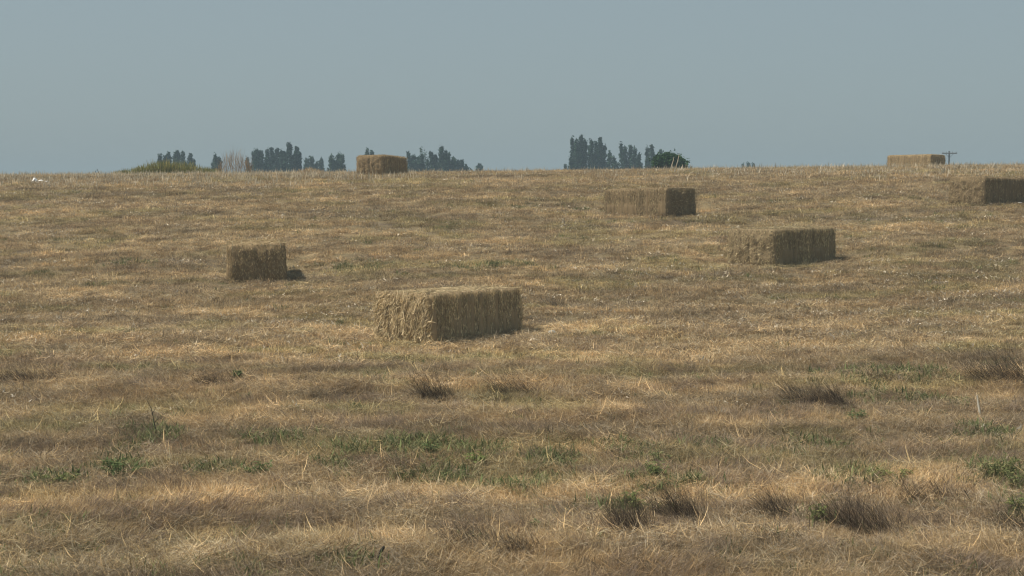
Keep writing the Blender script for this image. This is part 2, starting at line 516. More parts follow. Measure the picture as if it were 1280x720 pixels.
# longer uncut grass, thickest towards the viewer
x, y = scatter(30000, 10.2, 74, 1.9)
keep = rng.uniform(0, 1, len(x)) < (.15 + .85 * sstep(.40, .58, dryness(x, y))) * np.where(y < 22, 1, np.clip(1.25 - (y - 22) / 28, .22, 1) + .9 * sstep(55, 60, y) * sstep(.4, .6, fbm(x * .8, y * .3, 91, 2)))
keep &= rng.uniform(0, 1, len(x)) > .65 * green_patch(x, y)
keep &= off_bales(x, y, .1); x, y = x[keep], y[keep]
s = rng.uniform(.5, 1.0, len(x)) * np.interp(y, [10, 19, 26, 54, 60], [1.0, .85, .55, .6, 1.25]) * trodden(x, y)
cover('dry_grass', p_tall, 6, np.stack([x, y, hgt(x, y) - .01], -1), s, wind(x, y), tint_for(x, y))
# brown seeded grass in drifts
x, y = scatter(26000, 10.2, 70, 1.7)
keep = rng.uniform(0, 1, len(x)) < .03 + .9 * sstep(.52, .66, brownish(x, y)) * np.where(y < 24, 1, .45)
keep &= off_bales(x, y, .1); x, y = x[keep], y[keep]
s = rng.uniform(.5, 1.0, len(x)) * np.interp(y, [10, 19, 28, 60], [.95, .8, .5, .5])
cover('brown_seed_grass', p_brown, 5, np.stack([x, y, hgt(x, y) - .01], -1), s, wind(x, y), rng.uniform(.95, 1.55, (len(x), 1)) * np.ones((1, 3)))
# low green weeds in patches
x, y = scatter(60000, 10.2, 66, 1.6)
patch = green_patch(x, y)
keep = rng.uniform(0, 1, len(x)) < .008 + .07 * sstep(.58, .70, greenish(x, y)) + .85 * patch + .008 * (y < 24)
keep &= off_bales(x, y, .1); x, y = x[keep], y[keep]
s = rng.uniform(.7, 1.3, len(x)) * (1 + .35 * green_patch(x, y))
cover('green_ground_cover', p_green, 5, np.stack([x, y, hgt(x, y) - .01], -1), s, rng.uniform(0, 6.28, len(x)), rng.uniform(.75, 1.3, (len(x), 1)) * np.array([[1.0, 1, 1]]))
# bleached stalks standing along the crest and thinly elsewhere
x, y = scatter(16000, 12, 70, 0.0, .38, 2)
keep = rng.uniform(0, 1, len(x)) < .004 + .01 * (y > 35) + sstep(51, 57, y) * (.25 + .75 * sstep(-2, -9, x) + .4 * sstep(5, 12, x))
keep &= off_bales(x, y, .1); x, y = x[keep], y[keep]
cover('pale_stalks', p_pale, 5, np.stack([x, y, hgt(x, y) - .01], -1), rng.uniform(.45, 1.15, len(x)) * np.interp(y, [12, 40, 55], [.5, .6, 1.25]),
      rng.uniform(0, 6.28, len(x)), rng.uniform(.6, 1.15, (len(x), 1)) * np.ones((1, 3)))

# pale chips of residue and short dark broken stems: the grit of a cut field
def p_chips():
    n = 9
    b = disc(n, .3); b[:, 2] = rng.uniform(.03, .09, n)
    return blades(b, rng.uniform(0, 6.28, n), R(70) + rng.normal(0, .4, n), rng.uniform(.03, .10, n), rng.uniform(.012, .032, n), rng.normal(0, .5, n), pick('pale', n, .3))
def p_snags():
    n = 5
    return blades(disc(n, .16), rng.uniform(0, 6.28, n), np.abs(rng.normal(0, R(35), n)), rng.uniform(.06, .18, n), rng.uniform(.008, .02, n), rng.normal(0, .3, n), pick('brown', n) * .75)
x, y = scatter(15000, 13, 72, .9)
keep = rng.uniform(0, 1, len(x)) < (.10 + .9 * sstep(.48, .66, fbm(x * .35, row_of(x, y) * 1.1, 141, 4))) * np.interp(y, [13, 22, 27], [.0, .12, 1])
keep &= off_bales(x, y, .1); x, y = x[keep], y[keep]
cover('residue_chips', p_chips, 6, np.stack([x, y, hgt(x, y)], -1), rng.uniform(.6, 1.2, len(x)), rng.uniform(0, 6.28, len(x)), rng.uniform(.45, 1.1, (len(x), 1)) * np.array([[1, 1.0, 1.04]]))
x, y = scatter(7000, 13, 70, .9)
keep = (rng.uniform(0, 1, len(x)) < .15 + .8 * sstep(.5, .68, fbm(x * .4, row_of(x, y) * 1.2, 171, 3))) & off_bales(x, y, .1)
x, y = x[keep], y[keep]
cover('broken_stems', p_snags, 5, np.stack([x, y, hgt(x, y)], -1), rng.uniform(.5, 1.1, len(x)), rng.uniform(0, 6.28, len(x)), rng.uniform(.7, 1.4, (len(x), 1)) * np.ones((1, 3)))

# ------------------------------------------------------------------ bales
def bale(spec):
    (bx, by, ang, size, bz), label, k = spec
    bz -= 0.03
    root = empty('hay_bale', (bx, by, bz), R(ang))
    root.rotation_euler = (R(random.uniform(-1.2, 1.2)), R(random.uniform(-1.4, 1.4)), R(ang))
    tag(root, label, 'hay bale', 'square bales scattered over the field')
    w, l, h = W * size, L * size, H * size
    near = {0: 1.0, 1: .7, 2: .7, 3: .6, 4: .55, 5: .4, 6: .4}[k]
    sd0 = 100 + 13 * k
    tone = np.array([(1.15, 1.12, 1.09), (.95, .90, .83), (.91, .90, .86), (.76, .73, .69), (.76, .73, .69), (.93, .87, .80), (1.0, .95, .86)][k])
    # body: flakes pressed side by side along the length, each a little proud or shy of the next
    nfl = 22
    ang_n = 64
    th = np.linspace(0, 2 * np.pi, ang_n, endpoint=False)
    ex = 0.17
    cx = np.sign(np.cos(th)) * np.abs(np.cos(th)) ** ex; cz = np.sign(np.sin(th)) * np.abs(np.sin(th)) ** ex
    # spread points evenly round the outline
    dens = np.linspace(0, 2 * np.pi, 4000)
    ox = np.sign(np.cos(dens)) * np.abs(np.cos(dens)) ** ex * w / 2; oz = np.sign(np.sin(dens)) * np.abs(np.sin(dens)) ** ex * h / 2
    arc = np.concatenate([[0], np.cumsum(np.hypot(np.diff(ox), np.diff(oz)))])
    q = np.linspace(0, arc[-1], ang_n, endpoint=False)
    px, pz = np.interp(q, arc, ox), np.interp(q, arc, oz)
    ys, sc = [], []
    edges = np.linspace(-l / 2, l / 2, nfl + 1) + np.concatenate([[0], rng.normal(0, .012, nfl - 1), [0]])
    for i in range(nfl):
        f = 1 + rng.normal(0, .008)
        a, b = edges[i], edges[i + 1]
        for t, dip in ((.04, -.012), (.3, .004), (.7, .004), (.96, -.012)):
            ys.append(a + (b - a) * t); sc.append((f, dip))
    rings = []
    for y_, (f, dip) in zip(ys, sc):
        nz = (fbm(q * 7 + 3 * k, np.full(ang_n, y_ * 6), sd0, 2) - .5) * .05
        rr = f + dip + nz + .07 * (fbm(q * 1.3 + 5 * k, np.full(ang_n, y_ * 1.6), sd0 + 71, 2) - .5)
        endr = 1 - .035 * max(0, (abs(y_) - l / 2 + .10) / .10) ** 2
        sag = 1 + .02 * (pz < 0)
        rings.append(np.stack([px * rr * endr * sag, np.full(ang_n, y_) + (fbm(q * 5, np.full(ang_n, y_), sd0 + 5, 2) - .5) * .02, h / 2 + pz * (rr * .6 + .4) * endr], -1))
    V = list(np.concatenate(rings)); F = []
    nr = len(rings)
    for i in range(nr - 1):
        for j in range(ang_n):
            j2 = (j + 1) % ang_n
            F.append((i * ang_n + j, i * ang_n + j2, (i + 1) * ang_n + j2, (i + 1) * ang_n + j))
    # ends: bulge between the strings
    def end_y(x, z, sg):
        u = x / (w / 2); v = (z - h / 2) / (h / 2)
        bulge = .05 * (1 - u ** 4) * (1 - v ** 4)
        strings = (.038 if k == 1 else .03) * np.abs(np.sin(np.pi * (x / size / .2))) ** .7 * (1 - v ** 6)
        return sg * (bulge + strings + (fbm(x * 9 + 7, z * 9, sd0 + (3 if sg > 0 else 8), 3) - .5) * .07)
    for sg, ring0 in ((-1, 0), (1, (nr - 1) * ang_n)):
        prev = [ring0 + j for j in range(ang_n)]
        R0 = np.array([V[i] for i in prev])
        cen = np.array((0, R0[:, 1].mean(), h / 2))
        for t in (.95, .86, .76, .66, .55, .44, .33, .22, .11):
            P = cen + (R0 - cen) * t
            P[:, 1] = R0[:, 1] * t + cen[1] * (1 - t) + end_y(P[:, 0], P[:, 2], sg) * min(1, (1 - t) * 6)
            o = len(V); V.extend(P); cur = [o + j for j in range(ang_n)]
            for j in range(ang_n):
                j2 = (j + 1) % ang_n
                F.append((prev[j], cur[j], cur[j2], prev[j2]) if sg > 0 else (prev[j], prev[j2], cur[j2], cur[j]))
            prev = cur
        o = len(V); V.append(cen + np.array((0, float(end_y(np.array([0.]), np.array([h / 2]), sg)[0]), 0)))
        for j in range(ang_n):
            j2 = (j + 1) % ang_n
            F.append((prev[j], o, prev[j2]) if sg > 0 else (prev[j], prev[j2], o))
    V = np.array(V)
    base = np.array((.30, .23, .14)) * tone; c = base * (0.75 + .5 * fbm(V[:, 1] * 14, V[:, 2] * 3 + V[:, 0] * 9, sd0 + 1, 3))[:, None]
    body = mesh_of('bale_body', V, F, c, M_STRAW, True)
    bm = bmesh.new(); bm.from_mesh(body); bmesh.ops.recalc_face_normals(bm, faces=bm.faces); bm.to_mesh(body); bm.free()
    obj('bale_body', body, root)
    # six strings round the length
    for i in range(6):
        xs = (-.5 + i * .2) * size
        path = []
        for t in np.linspace(-1, 1, 9): path.append((xs, t * (l / 2 - .01), h * 1.004))
        for t in np.linspace(1, 0, 7)[1:-1]: path.append((xs, l / 2 + .012 + .028 * math.sin(math.pi * t), h * t))
        for t in np.linspace(1, -1, 9): path.append((xs, t * (l / 2 - .01), -.002))
        for t in np.linspace(0, 1, 7)[1:-1]: path.append((xs, -l / 2 - .012 - .028 * math.sin(math.pi * t), h * t))
        path.append(path[0])
        v, f = tube(path, [.004] * len(path), 4)
        obj('twine', mesh_of('twine', v, f, mat=M_TWINE), root)
    # loose straw standing off every face
    parts = []
    dens = near
    def straw(n, P, Nrm, D, ln, wd, lift, cols):
        """quads lying along D, leaning away from the face by lift"""
        D = D / np.linalg.norm(D, axis=1, keepdims=True)
        S = np.cross(Nrm, D); S /= np.linalg.norm(S, axis=1, keepdims=True) + 1e-9
        tw = rng.normal(0, .6, n)[:, None]
        S2 = S * np.cos(tw) + Nrm * np.sin(tw)
        a = P + Nrm * .004; b = a + D * (ln * .5)[:, None] + Nrm * (lift * .45)[:, None]
        c_ = b + D * (ln * .5)[:, None] + Nrm * (lift * .55)[:, None] + S * (rng.normal(0, .12, n) * ln)[:, None]
        hw = S2 * (wd * .5)[:, None]
        VV = np.stack([a - hw, a + hw, b + hw, b - hw, c_], 1).reshape(-1, 3)
        i = (np.arange(n) * 5)[:, None]
        FF = np.stack([np.concatenate([i, i + 1, i + 2], 1), np.concatenate([i, i + 2, i + 3], 1), np.concatenate([i + 3, i + 2, i + 4], 1)], 1).reshape(-1, 3)
        return VV, FF, np.repeat(cols, 5, 0)
    def scol(n, bright):
        p = np.array([(.52, .42, .25), (.42, .335, .20), (.68, .57, .37), (.32, .25, .16), (.23, .185, .12), (.36, .31, .18)])
        q = p[rng.choice(6, n, p=bright)] * rng.uniform(.55, 1.5, (n, 1)) * tone
        return q
    dull = [.26, .24, .14, .16, .08, .12]; lit = [.27, .24, .18, .14, .09, .08]  # lit: slightly paler straw mix, sunlit look put into the colour
    one = np.ones((1, 3))
    for sx in (-1, 1):                                       # long sides: flakes show as upright strands
        n = int(9000 * dens)
        yy = rng.uniform(-l / 2 + .02, l / 2 - .02, n); zz = rng.uniform(.0, h * .96, n)
        P = np.stack([np.full(n, sx * w / 2 * 1.003), yy, zz], -1); Nn = np.array([[sx, 0, 0]]) * np.ones((n, 1))
        D = np.stack([np.zeros(n), rng.normal(0, .13, n), rng.choice([-1, 1], n) + rng.normal(0, .15, n)], -1)
        fl = .55 * vnoise(yy * 9.1, np.zeros(n), sd0 + 40) + .45 * vnoise(yy * 31, zz * 2.5, sd0 + 41)
        parts.append(straw(n, P, Nn, D, rng.uniform(.025, .085, n), rng.uniform(.003, .009, n), rng.uniform(0, .010, n), scol(n, dull) * (.62 + .95 * fl)[:, None]))
    for sy in (-1, 1):                                       # ends: longer curved straw
        n = int(2600 * dens)
        xx = rng.uniform(-w / 2 + .01, w / 2 - .005, n); zz = rng.uniform(.02, h * .985, n)
        P = np.stack([xx, sy * l / 2 + end_y(xx, zz, sy), zz], -1); Nn = np.array([[0, sy, 0]]) * np.ones((n, 1))
        an = (R(88) + rng.normal(0, .22, n)) if k == 1 else R(70) + 2.2 * (fbm(xx * 2.2, zz * 2.2, sd0 + 60, 2) - .5) + rng.normal(0, .45, n)
        D = np.stack([np.cos(an), np.zeros(n), np.sin(an)], -1) * rng.choice([-1, 1], n)[:, None]
        parts.append(straw(n, P, Nn, D, rng.uniform(.05, .16, n) * (1.0 if k == 0 else .45), rng.uniform(.004, .011, n), rng.uniform(0, .022, n) * (1.0 if k == 0 else .5), scol(n, [.36, .22, .26, .08, .04, .04] if k == 0 else lit)))  # nearest bale's ends paler still, their sunlit brightness painted into the straw
    n = int(2600 * dens)                                     # top
    P = np.stack([rng.uniform(-w / 2, w / 2, n), rng.uniform(-l / 2, l / 2, n), np.full(n, h * 1.0)], -1); Nn = np.array([[0, 0, 1.]]) * np.ones((n, 1))
    an = rng.uniform(0, 6.28, n); D = np.stack([np.cos(an), np.sin(an), np.zeros(n)], -1)
    parts.append(straw(n, P, Nn, D, rng.uniform(.05, .16, n), rng.uniform(.003, .008, n), rng.uniform(0, .010, n), scol(n, lit) * .82))
    n = int(420 * dens)                                      # straw spilt round the foot
    e = rng.uniform(0, 4, n); sx = np.where(e < 1, -1, np.where(e < 2, 1, rng.uniform(-1, 1, n))); sy = np.where(e >= 3, 1, np.where(e >= 2, -1, rng.uniform(-1, 1, n)))
    P = np.stack([sx * (w / 2 + rng.uniform(0, .14, n)), sy * (l / 2 + rng.uniform(0, .14, n)), rng.uniform(.03, .08, n)], -1)
    an = rng.uniform(0, 6.28, n); D = np.stack([np.cos(an), np.sin(an), rng.normal(.15, .3, n)], -1)
    parts.append(straw(n, P, Nn[:1] * np.ones((n, 1)), D, rng.uniform(.06, .2, n), rng.uniform(.003, .007, n), rng.uniform(0, .04, n), scol(n, lit)))
    V, F, C = merge(*parts)
    obj('loose_straw', mesh_of('loose_straw', V, F, C, M_STRAW), root, kind='stuff')
    return root
for spec in BALES:
    bale(spec)

# ------------------------------------------------------------------ single plants that stand out of the field
def dead_tuft(x, y, w, h, lean, label, shade=1.0):
    fans = max(3, int(round(w / .16)))
    parts = []
    for i in range(fans):
        n = 210
        fx = ((i + .5) / fans - .35) * w * .9 + rng.normal(0, .03)
        b = disc(n, .07) * np.array((2.2, 1.4, 1)) + np.array((fx, rng.normal(0, .10), 0))
        az = np.where(rng.uniform(0, 1, n) < .9, math.pi + rng.normal(0, .55, n), rng.uniform(0, 6.28, n))
        le = np.clip(R(lean + 13) + rng.normal(0, R(17), n) + R(rng.normal(0, 6)), 0, R(82))
        ln = h * 1.9 * rng.uniform(.35, 1.15, n)
        c = pick('brown', n, .35) * shade * .42  # dead brown darkened further: self-shadow among the stems put into the colour
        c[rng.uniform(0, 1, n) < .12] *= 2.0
        parts.append(blades(b, az, le, ln, rng.uniform(.0018, .0042, n), rng.normal(.08, .28, n), c))
    V, F, C = merge(*parts)
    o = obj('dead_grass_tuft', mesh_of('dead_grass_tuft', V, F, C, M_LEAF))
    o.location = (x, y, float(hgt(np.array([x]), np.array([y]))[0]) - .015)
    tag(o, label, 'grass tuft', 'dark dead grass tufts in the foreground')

TUFTS = [
    (0.05, 20.4, .52, .34, 48, 'dark fan of dead grass leaning left, below the right end of the nearest bale', .8),
    (-1.02, 20.0, .30, .32, 30, 'thin dark dead tuft straight below the corner of the nearest bale', .85),
    (3.93, 19.5, .85, .32, 40, 'wide dark brown dead tuft in the right foreground, left of the white stalk', .85),
    (6.75, 20.8, .85, .42, 45, 'tall dark dead tuft at the right edge above the white stalk', .9),
    (-4.10, 21.0, .60, .17, 40, 'low dark dead clump on the left, below the ribbed end of a bale', .85),
    (-6.80, 21.1, .95, .18, 40, 'flat grey dead clump at the far left edge', 1.05),
    (3.05, 13.1, .62, .33, 42, 'large dark swept tuft at bottom right, biggest of the near tufts', .8),
    (2.48, 13.6, .30, .22, 40, 'small dark tuft just left of the largest swept tuft at bottom right', .85),
    (1.52, 13.5, .28, .25, 25, 'bushy brown tuft near the bottom, right of the middle', 1.0),
    (1.06, 12.9, .26, .25, 25, 'short upright brown tuft near the bottom middle, left of its bushy twin', 1.05),
    (0.05, 12.3, .34, .20, 45, 'dark bent tuft at the bottom edge close to the middle', .85),
    (3.95, 14.0, .55, .26, 48, 'brown windswept tuft at lower right beneath the broad green weed', .9),
    (5.06, 20.9, .22, .13, 30, 'little round rusty tuft at right, upper neighbour of the wide dark tuft', 1.0),
    (-4.55, 14.55, .28, .09, 55, 'dark flattened clump low at the left edge', .7),
    (0.86, 11.75, .50, .14, 50, 'dark sprawling tuft cut by the bottom edge of the view', .8),
    (2.23, 12.65, .40, .16, 52, 'dark matted tuft low at bottom right, under the small tuft', .95),
    (-0.36, 12.55, .34, .18, 48, 'faded brown tuft at the bottom, left of the bent dark tuft', 1.15),
    (4.45, 13.1, .36, .20, 48, 'brown tuft farthest right along the bottom of the field', 1.05),
    (0.80, 29.7, .36, .20, 35, 'reddish brown tuft up the slope just behind and right of the nearest bale', 1.15),
    (4.46, 25.9, .50, .10, 55, 'flat blackish clump in mid field below the ragged bright ended bale', .7),
    (3.43, 25.3, .42, .09, 55, 'flat dark clump in mid field, left companion of a blackish one', .8),
]
for t in TUFTS: dead_tuft(*t)

def weed(x, y, w, h, label, tone=(1, 1, 1), ns=None):
    """leafy weed: stems from one root, each hung with toothless lance leaves"""
    w, h = w * 1.3, h * 1.15; stems = ns or int(9 + 20 * w)
    V, F, C = [], [], []
    for s_ in range(stems):
        a = rng.uniform(0, 6.28); rad = w * .5 * math.sqrt(rng.uniform(0, 1)); hh = h * rng.uniform(.5, 1.0)
        tip = np.array((rad * math.cos(a), rad * math.sin(a), hh)); b0 = tip * np.array((.35, .35, 0))
        pth = [b0, b0 * .5 + tip * .5 + np.array((0, 0, .1 * hh)), tip]
        v, f = tube(pth, [.004, .003, .0015], 4)
        o = len(V); V.extend(v); F.extend([tuple(i + o for i in q) for q in f]); C.extend([(.11, .13, .06)] * len(v))
        for j in range(int(8 + 40 * hh)):
            t = rng.uniform(.1, 1); p = b0 * (1 - t) + tip * t
            la = rng.uniform(0, 6.28); ll = rng.uniform(.035, .09); lw = ll * rng.uniform(.22, .4); up = rng.uniform(-.2, .9)
            d = np.array((math.cos(la), math.sin(la), up)); d /= np.linalg.norm(d)
            sd = np.cross(d, (0, 0, 1.0)); sd /= np.linalg.norm(sd) + 1e-9
            m1 = p + d * ll * .45; e = p + d * ll + np.array((0, 0, -.25 * ll))
            o = len(V); V.extend([p, m1 + sd * lw * .5 - np.array((0, 0, .1 * lw)), e, m1 - sd * lw * .5, m1 + np.array((0, 0, .12 * lw))])
            F.extend([(o, o + 1, o + 4), (o + 1, o + 2, o + 4), (o + 2, o + 3, o + 4), (o + 3, o, o + 4)])
            cc = PAL['green'][rng.integers(0, 4)] * rng.uniform(.75, 1.2) * np.array(tone); C.extend([tuple(cc)] * 5)
    o = obj('green_weed', mesh_of('green_weed', np.array(V), F, np.array(C), M_LEAF))
    o.location = (x, y, float(hgt(np.array([x]), np.array([y]))[0]) - .01)
    tag(o, label, 'weed', 'green weeds growing through the dry grass')
WEEDS = [
    (-3.96, 15.2, .38, .21, 'dark green leafy weed in the left foreground under a thin dark stalk', (.8, .95, .9)),
    (4.85, 15.0, .34, .24, 'broad green weed at the right edge of the foreground, the upper of a pair', (1.1, 1.05, 1.0)),
    (4.95, 14.55, .26, .18, 'green weed touching the right edge just below a broader one', (1.1, 1.05, 1.0)),
    (2.70, 13.3, .14, .20, 'upright green weed between two dark tufts at bottom right', (1.1, 1.1, .95)),
    (1.08, 13.85, .22, .17, 'spiky green weed standing behind the bushy brown tufts near the bottom', (1.1, 1.1, .95)),
    (1.55, 15.8, .14, .17, 'slender green weed right of the middle, farther up than the spiky one', (1, 1, 1)),
    (4.62, 13.6, .26, .18, 'lowest green weed on the right edge', (1.05, 1.1, .9)),
    (-0.86, 16.1, .13, .18, 'dark pointed weed at the top of the green patch near the middle', (.75, .9, .85)),
    (4.20, 18.4, .34, .12, 'low bluish green weed beneath the wide dark tuft on the right', (.85, 1, 1)),
    (-2.58, 15.15, .24, .15, 'dark green weed at the left end of the green patch', (.8, .9, .85)),
    (-4.55, 14.95, .42, .13, 'spreading green weed low at the left edge above a flattened dark clump', (1, 1.05, .9)),
    (1.42, 15.0, .20, .16, 'small green weed between the slender weed and the spiky weed', (1, 1.05, .95)),
    (3.78, 15.0, .38, .15, 'olive green weed clump at right, left of the broad pair', (1.15, 1.1, .9)),
    (-0.36, 15.7, .20, .13, 'bright green weed at the right end of the green patch', (1.1, 1.25, .9)),
    (0.22, 13.05, .10, .08, 'tiny dark weed at the bottom, just right of the middle', (.7, .8, .8)),
    (-3.86, 21.2, .12, .17, 'narrow dark weed up the slope at left beside a low dark clump', (.7, .8, .75)),
    (-0.34, 12.65, .20, .08, 'flat grey green weed at the bottom, left of the bent dark tuft', (1.1, 1.05, 1.1)),
]
for t in WEEDS: weed(*t)

def put(o, x, y, dz=0.0):
    o.location = (x, y, float(hgt(np.array([x]), np.array([y]))[0]) + dz); return o

# bleached split stalk with a short one beside it
t = put(empty('white_stalk', (0, 0, 0)), 5.81, 18.7, -.02)
tag(t, 'bleached white stalk standing upright in the right foreground', 'stalk')
obj('stem', mesh_of('stem', *tube([(0, 0, 0), (-.012, 0, .10), (-.03, .01, .21), (-.045, .01, .31)], [.015, .014, .012, .006], 6), mat=M_BLEACH), t)
obj('side_shoot', mesh_of('side_shoot', *tube([(-.07, -.02, 0), (-.09, -.02, .05), (-.11, -.02, .10)], [.006, .005, .002], 5), mat=M_PALE), t)
# dark mullein spike
t = put(empty('dark_seed_spike', (0, 0, 0)), -1.09, 11.95, -.02)
tag(t, 'dark knobbly seed spike leaning right at the bottom edge', 'plant')
obj('stem', mesh_of('stem', *tube([(0, 0, 0), (.01, 0, .06), (.02, 0, .10)], [.004, .004, .004], 5), mat=M_TWIG), t)
pts = [(.02, 0, .095), (.026, 0, .11), (.030, 0, .122), (.036, 0, .135), (.040, 0, .142), (.050, 0, .157), (.056, 0, .166), (.066, 0, .183), (.072, 0, .195)]
M_DARK = plain_mat('dark seed head', (.035, .03, .02), var=.5, scale=120)
obj('seed_head', mesh_of('seed_head', *tube(pts, [.004, .010, .008, .013, .010, .015, .012, .012, .004], 8), mat=M_DARK), t)
n = 26
V, F, C = blades(disc(n, .06), rng.uniform(0, 6.28, n), R(15) + np.abs(rng.normal(0, .5, n)), rng.uniform(.05, .12, n), rng.uniform(.006, .014, n), rng.normal(.5, .3, n), pick('green', n) * np.array((1.3, 1.2, .8)))
obj('leaf_rosette', mesh_of('leaf_rosette', V, F, C, M_LEAF), t)
# slim dark stalks
def twig(name, label, x, y, runs, mat):
    o = put(obj(name, mesh_of(name, *join([tube(p, r, 5) for p, r in runs]), mat=mat)), x, y)
    tag(o, label, 'stalk')
twig('dead_stalk', 'thin dark stalk slanting left, right of the windswept tuft at lower right', 4.30, 14.0, [([(0, 0, 0), (-.04, 0, .07), (-.085, 0, .145)], [.006, .005, .003])], M_DARK)
twig('dead_stalk', 'dark bent straw leaning left above the biggest swept tuft at lower right', 3.55, 14.5, [([(0, 0, .0), (-.045, 0, .05), (-.10, 0, .10)], [.006, .006, .004])], M_TWIG)
twig('dead_stalk', 'tall thin dark stalk rising from the left foreground weed', -4.10, 17.4, [([(0, 0, 0), (-.03, 0, .16), (-.06, 0, .32), (-.11, 0, .42)], [.007, .006, .004, .002]), ([(-.03, 0, .16), (.03, 0, .22)], [.004, .002]), ([(-.05, 0, .26), (-.01, 0, .34)], [.003, .002])], M_DARK)

# white litter
def litter(x, y, pieces, label):
    root = put(empty('litter', (0, 0, 0)), x, y, .03)
    tag(root, label, 'litter')
    for (px_, pz_, sx, sz) in pieces:
        V, F = [], []
        m = 6
        for i in range(m):
            for j in range(m):
                u, v = i / (m - 1) - .5, j / (m - 1) - .5
                V.append((px_ + u * sx + random.uniform(-.02, .02), v * .25 + random.uniform(-.03, .03), pz_ + sz * (1 - 3 * (u * u + v * v)) * random.uniform(.6, 1.2) + .06))
        for i in range(m - 1):
            for j in range(m - 1): F.append((i * m + j, (i + 1) * m + j, (i + 1) * m + j + 1, i * m + j + 1))
        obj('scrap', mesh_of('scrap', V, F, mat=M_LITTER), root)
litter(-17.3, 55.6, [(-.12, .01, .15, .12), (.10, .0, .13, .05), (.30, -.02, .13, .03)], 'white crumpled litter lying in the stubble below the crest at far left')
litter(14.95, 44.75, [(0, .0, .06, .012)], 'small white scrap on the ground at the foot of the rightmost bale')
# pale boulder near the closest bale
def stone(x, y, r, label):
    V, F = [], []
    for i in range(7):
        for j in range(10):
            ph = math.pi * i / 6; t2 = 2 * math.pi * j / 10
            q = r * (1 + random.uniform(-.12, .12))
            V.append((q * math.sin(ph) * math.cos(t2) * 1.25, q * math.sin(ph) * math.sin(t2), q * math.cos(ph) * .75))
    for i in range(6):
        for j in range(10): F.append((i * 10 + j, i * 10 + (j + 1) % 10, (i + 1) * 10 + (j + 1) % 10, (i + 1) * 10 + j))
    o = put(obj('stone', mesh_of('stone', V, F, mat=plain_mat('pale stone', (.36, .33, .27), var=.2, scale=15), smooth=True)), x, y, r * .35)
    tag(o, label, 'stone')
stone(.70, 26.3, .065, 'pale rounded stone in the grass just right of the nearest bale')

# forked dead branches against the sky
twig('dead_branch', 'pale forked dead branch standing on the crest before the dark bush', 6.45, 60.5,
     [([(-.12, 0, -.05), (-.12, 0, .22), (-.05, 0, .45), (-.02, 0, .62)], [.022, .02, .016, .008]), ([(-.02, 0, -.05), (.06, 0, .2), (.14, 0, .48), (.19, 0, .74)], [.022, .02, .016, .008]),
      ([(.22, 0, -.03), (.40, 0, .12), (.48, 0, .30)], [.02, .016, .01]), ([(.06, 0, .2), (.2, 0, .12), (.34, 0, .15)], [.016, .014, .01])], M_PALE)
twig('dead_branch', 'dark crossed dead stems on the far left skyline', -17.0, 62.3,
     [([(-.12, 0, -.02), (-.06, 0, .15), (.0, 0, .30)], [.018, .015, .008]), ([(.2, 0, -.02), (.1, 0, .16), (.03, 0, .34)], [.02, .016, .008])], M_BARK)

# ------------------------------------------------------------------ brush on the crest
def brush(name, label, cat, x, y, w, h, prof, n, pal, wid, mat, group=None, tone=1.0, depth=1.2):
    bx = rng.uniform(-w / 2, w / 2, n); hh = np.interp(bx / w + .5, np.linspace(0, 1, len(prof)), prof) * h
    b = np.stack([bx, rng.uniform(-depth / 2, depth / 2, n), rng.uniform(0, .55, n) * hh], -1)
    V, F, C = blades(b, rng.uniform(0, 6.28, n), np.abs(rng.normal(0, .45, n)), np.clip(hh * rng.uniform(.3, .6, n), .05, 9), wid * rng.uniform(.6, 1.4, n), rng.normal(.1, .3, n), pick(pal, n) * np.asarray(tone))
    o = put(obj(name, mesh_of(name, V, F, C, mat)), x, y, -.05)
    tag(o, label, cat, group)
    return o
brush('weed_thicket', 'low green mound of tall weeds on the left skyline', 'weeds', -15.9, 70, 5.0, .95, [.30, .45, .55, .75, .9, 1, .98, .9, .85, .65, .6, .5], 3200, 'green', .03, M_LEAF, tone=(1.45, 1.25, .95))
brush('dead_bush', 'leafless reddish brown bush on the left skyline right of the green mound', 'bush', -12.35, 68, 1.5, 1.5, [.5, .85, 1.0, .9, .8, .55], 420, 'brown', .012, M_LEAF, tone=(1.35, 1.25, 1.05), depth=.8)
brush('grass_mound', 'tan mound of dry grass on the skyline under the low left trees', 'grass', -8.6, 65.5, 1.6, .42, [.3, .8, 1, .9, .7, .3], 900, 'straw', .02, M_LEAF, depth=.8)

# dense dark bush: stems and thousands of leaves in a dome
def leaf_cloud(cent, rad, n, size, cols, squash=.9):
    """leaf-sized quads filling a lump, denser to its outside"""
    d = rng.normal(0, 1, (n, 3)); d /= np.linalg.norm(d, axis=1, keepdims=True)
    r = rng.uniform(.35, 1, n) ** .6 * np.where(rng.uniform(0, 1, n) < .15, 1.6, 1)
    P = cent + d * r[:, None] * rad
    a = rng.normal(0, 1, (n, 3)); a /= np.linalg.norm(a, axis=1, keepdims=True)
    a[:, 2] = np.abs(a[:, 2]) * .6 + .3
    b = np.cross(a, rng.normal(0, 1, (n, 3))); b /= np.linalg.norm(b, axis=1, keepdims=True) + 1e-9
    s = size * rng.uniform(.6, 1.3, n)[:, None]
    V = np.stack([P - a * s, P + b * s * .45, P + a * s, P - b * s * .45], 1).reshape(-1, 3)
    F = np.arange(n * 4).reshape(n, 4)
    return V, F, np.repeat(cols, 4, 0)
def quadmerge(parts):
    V, F, C, o = [], [], [], 0
    for v, f, c in parts: V.append(v); F.append(f + o); C.append(c); o += len(v)
    return np.concatenate(V), np.concatenate(F), np.concatenate(C)

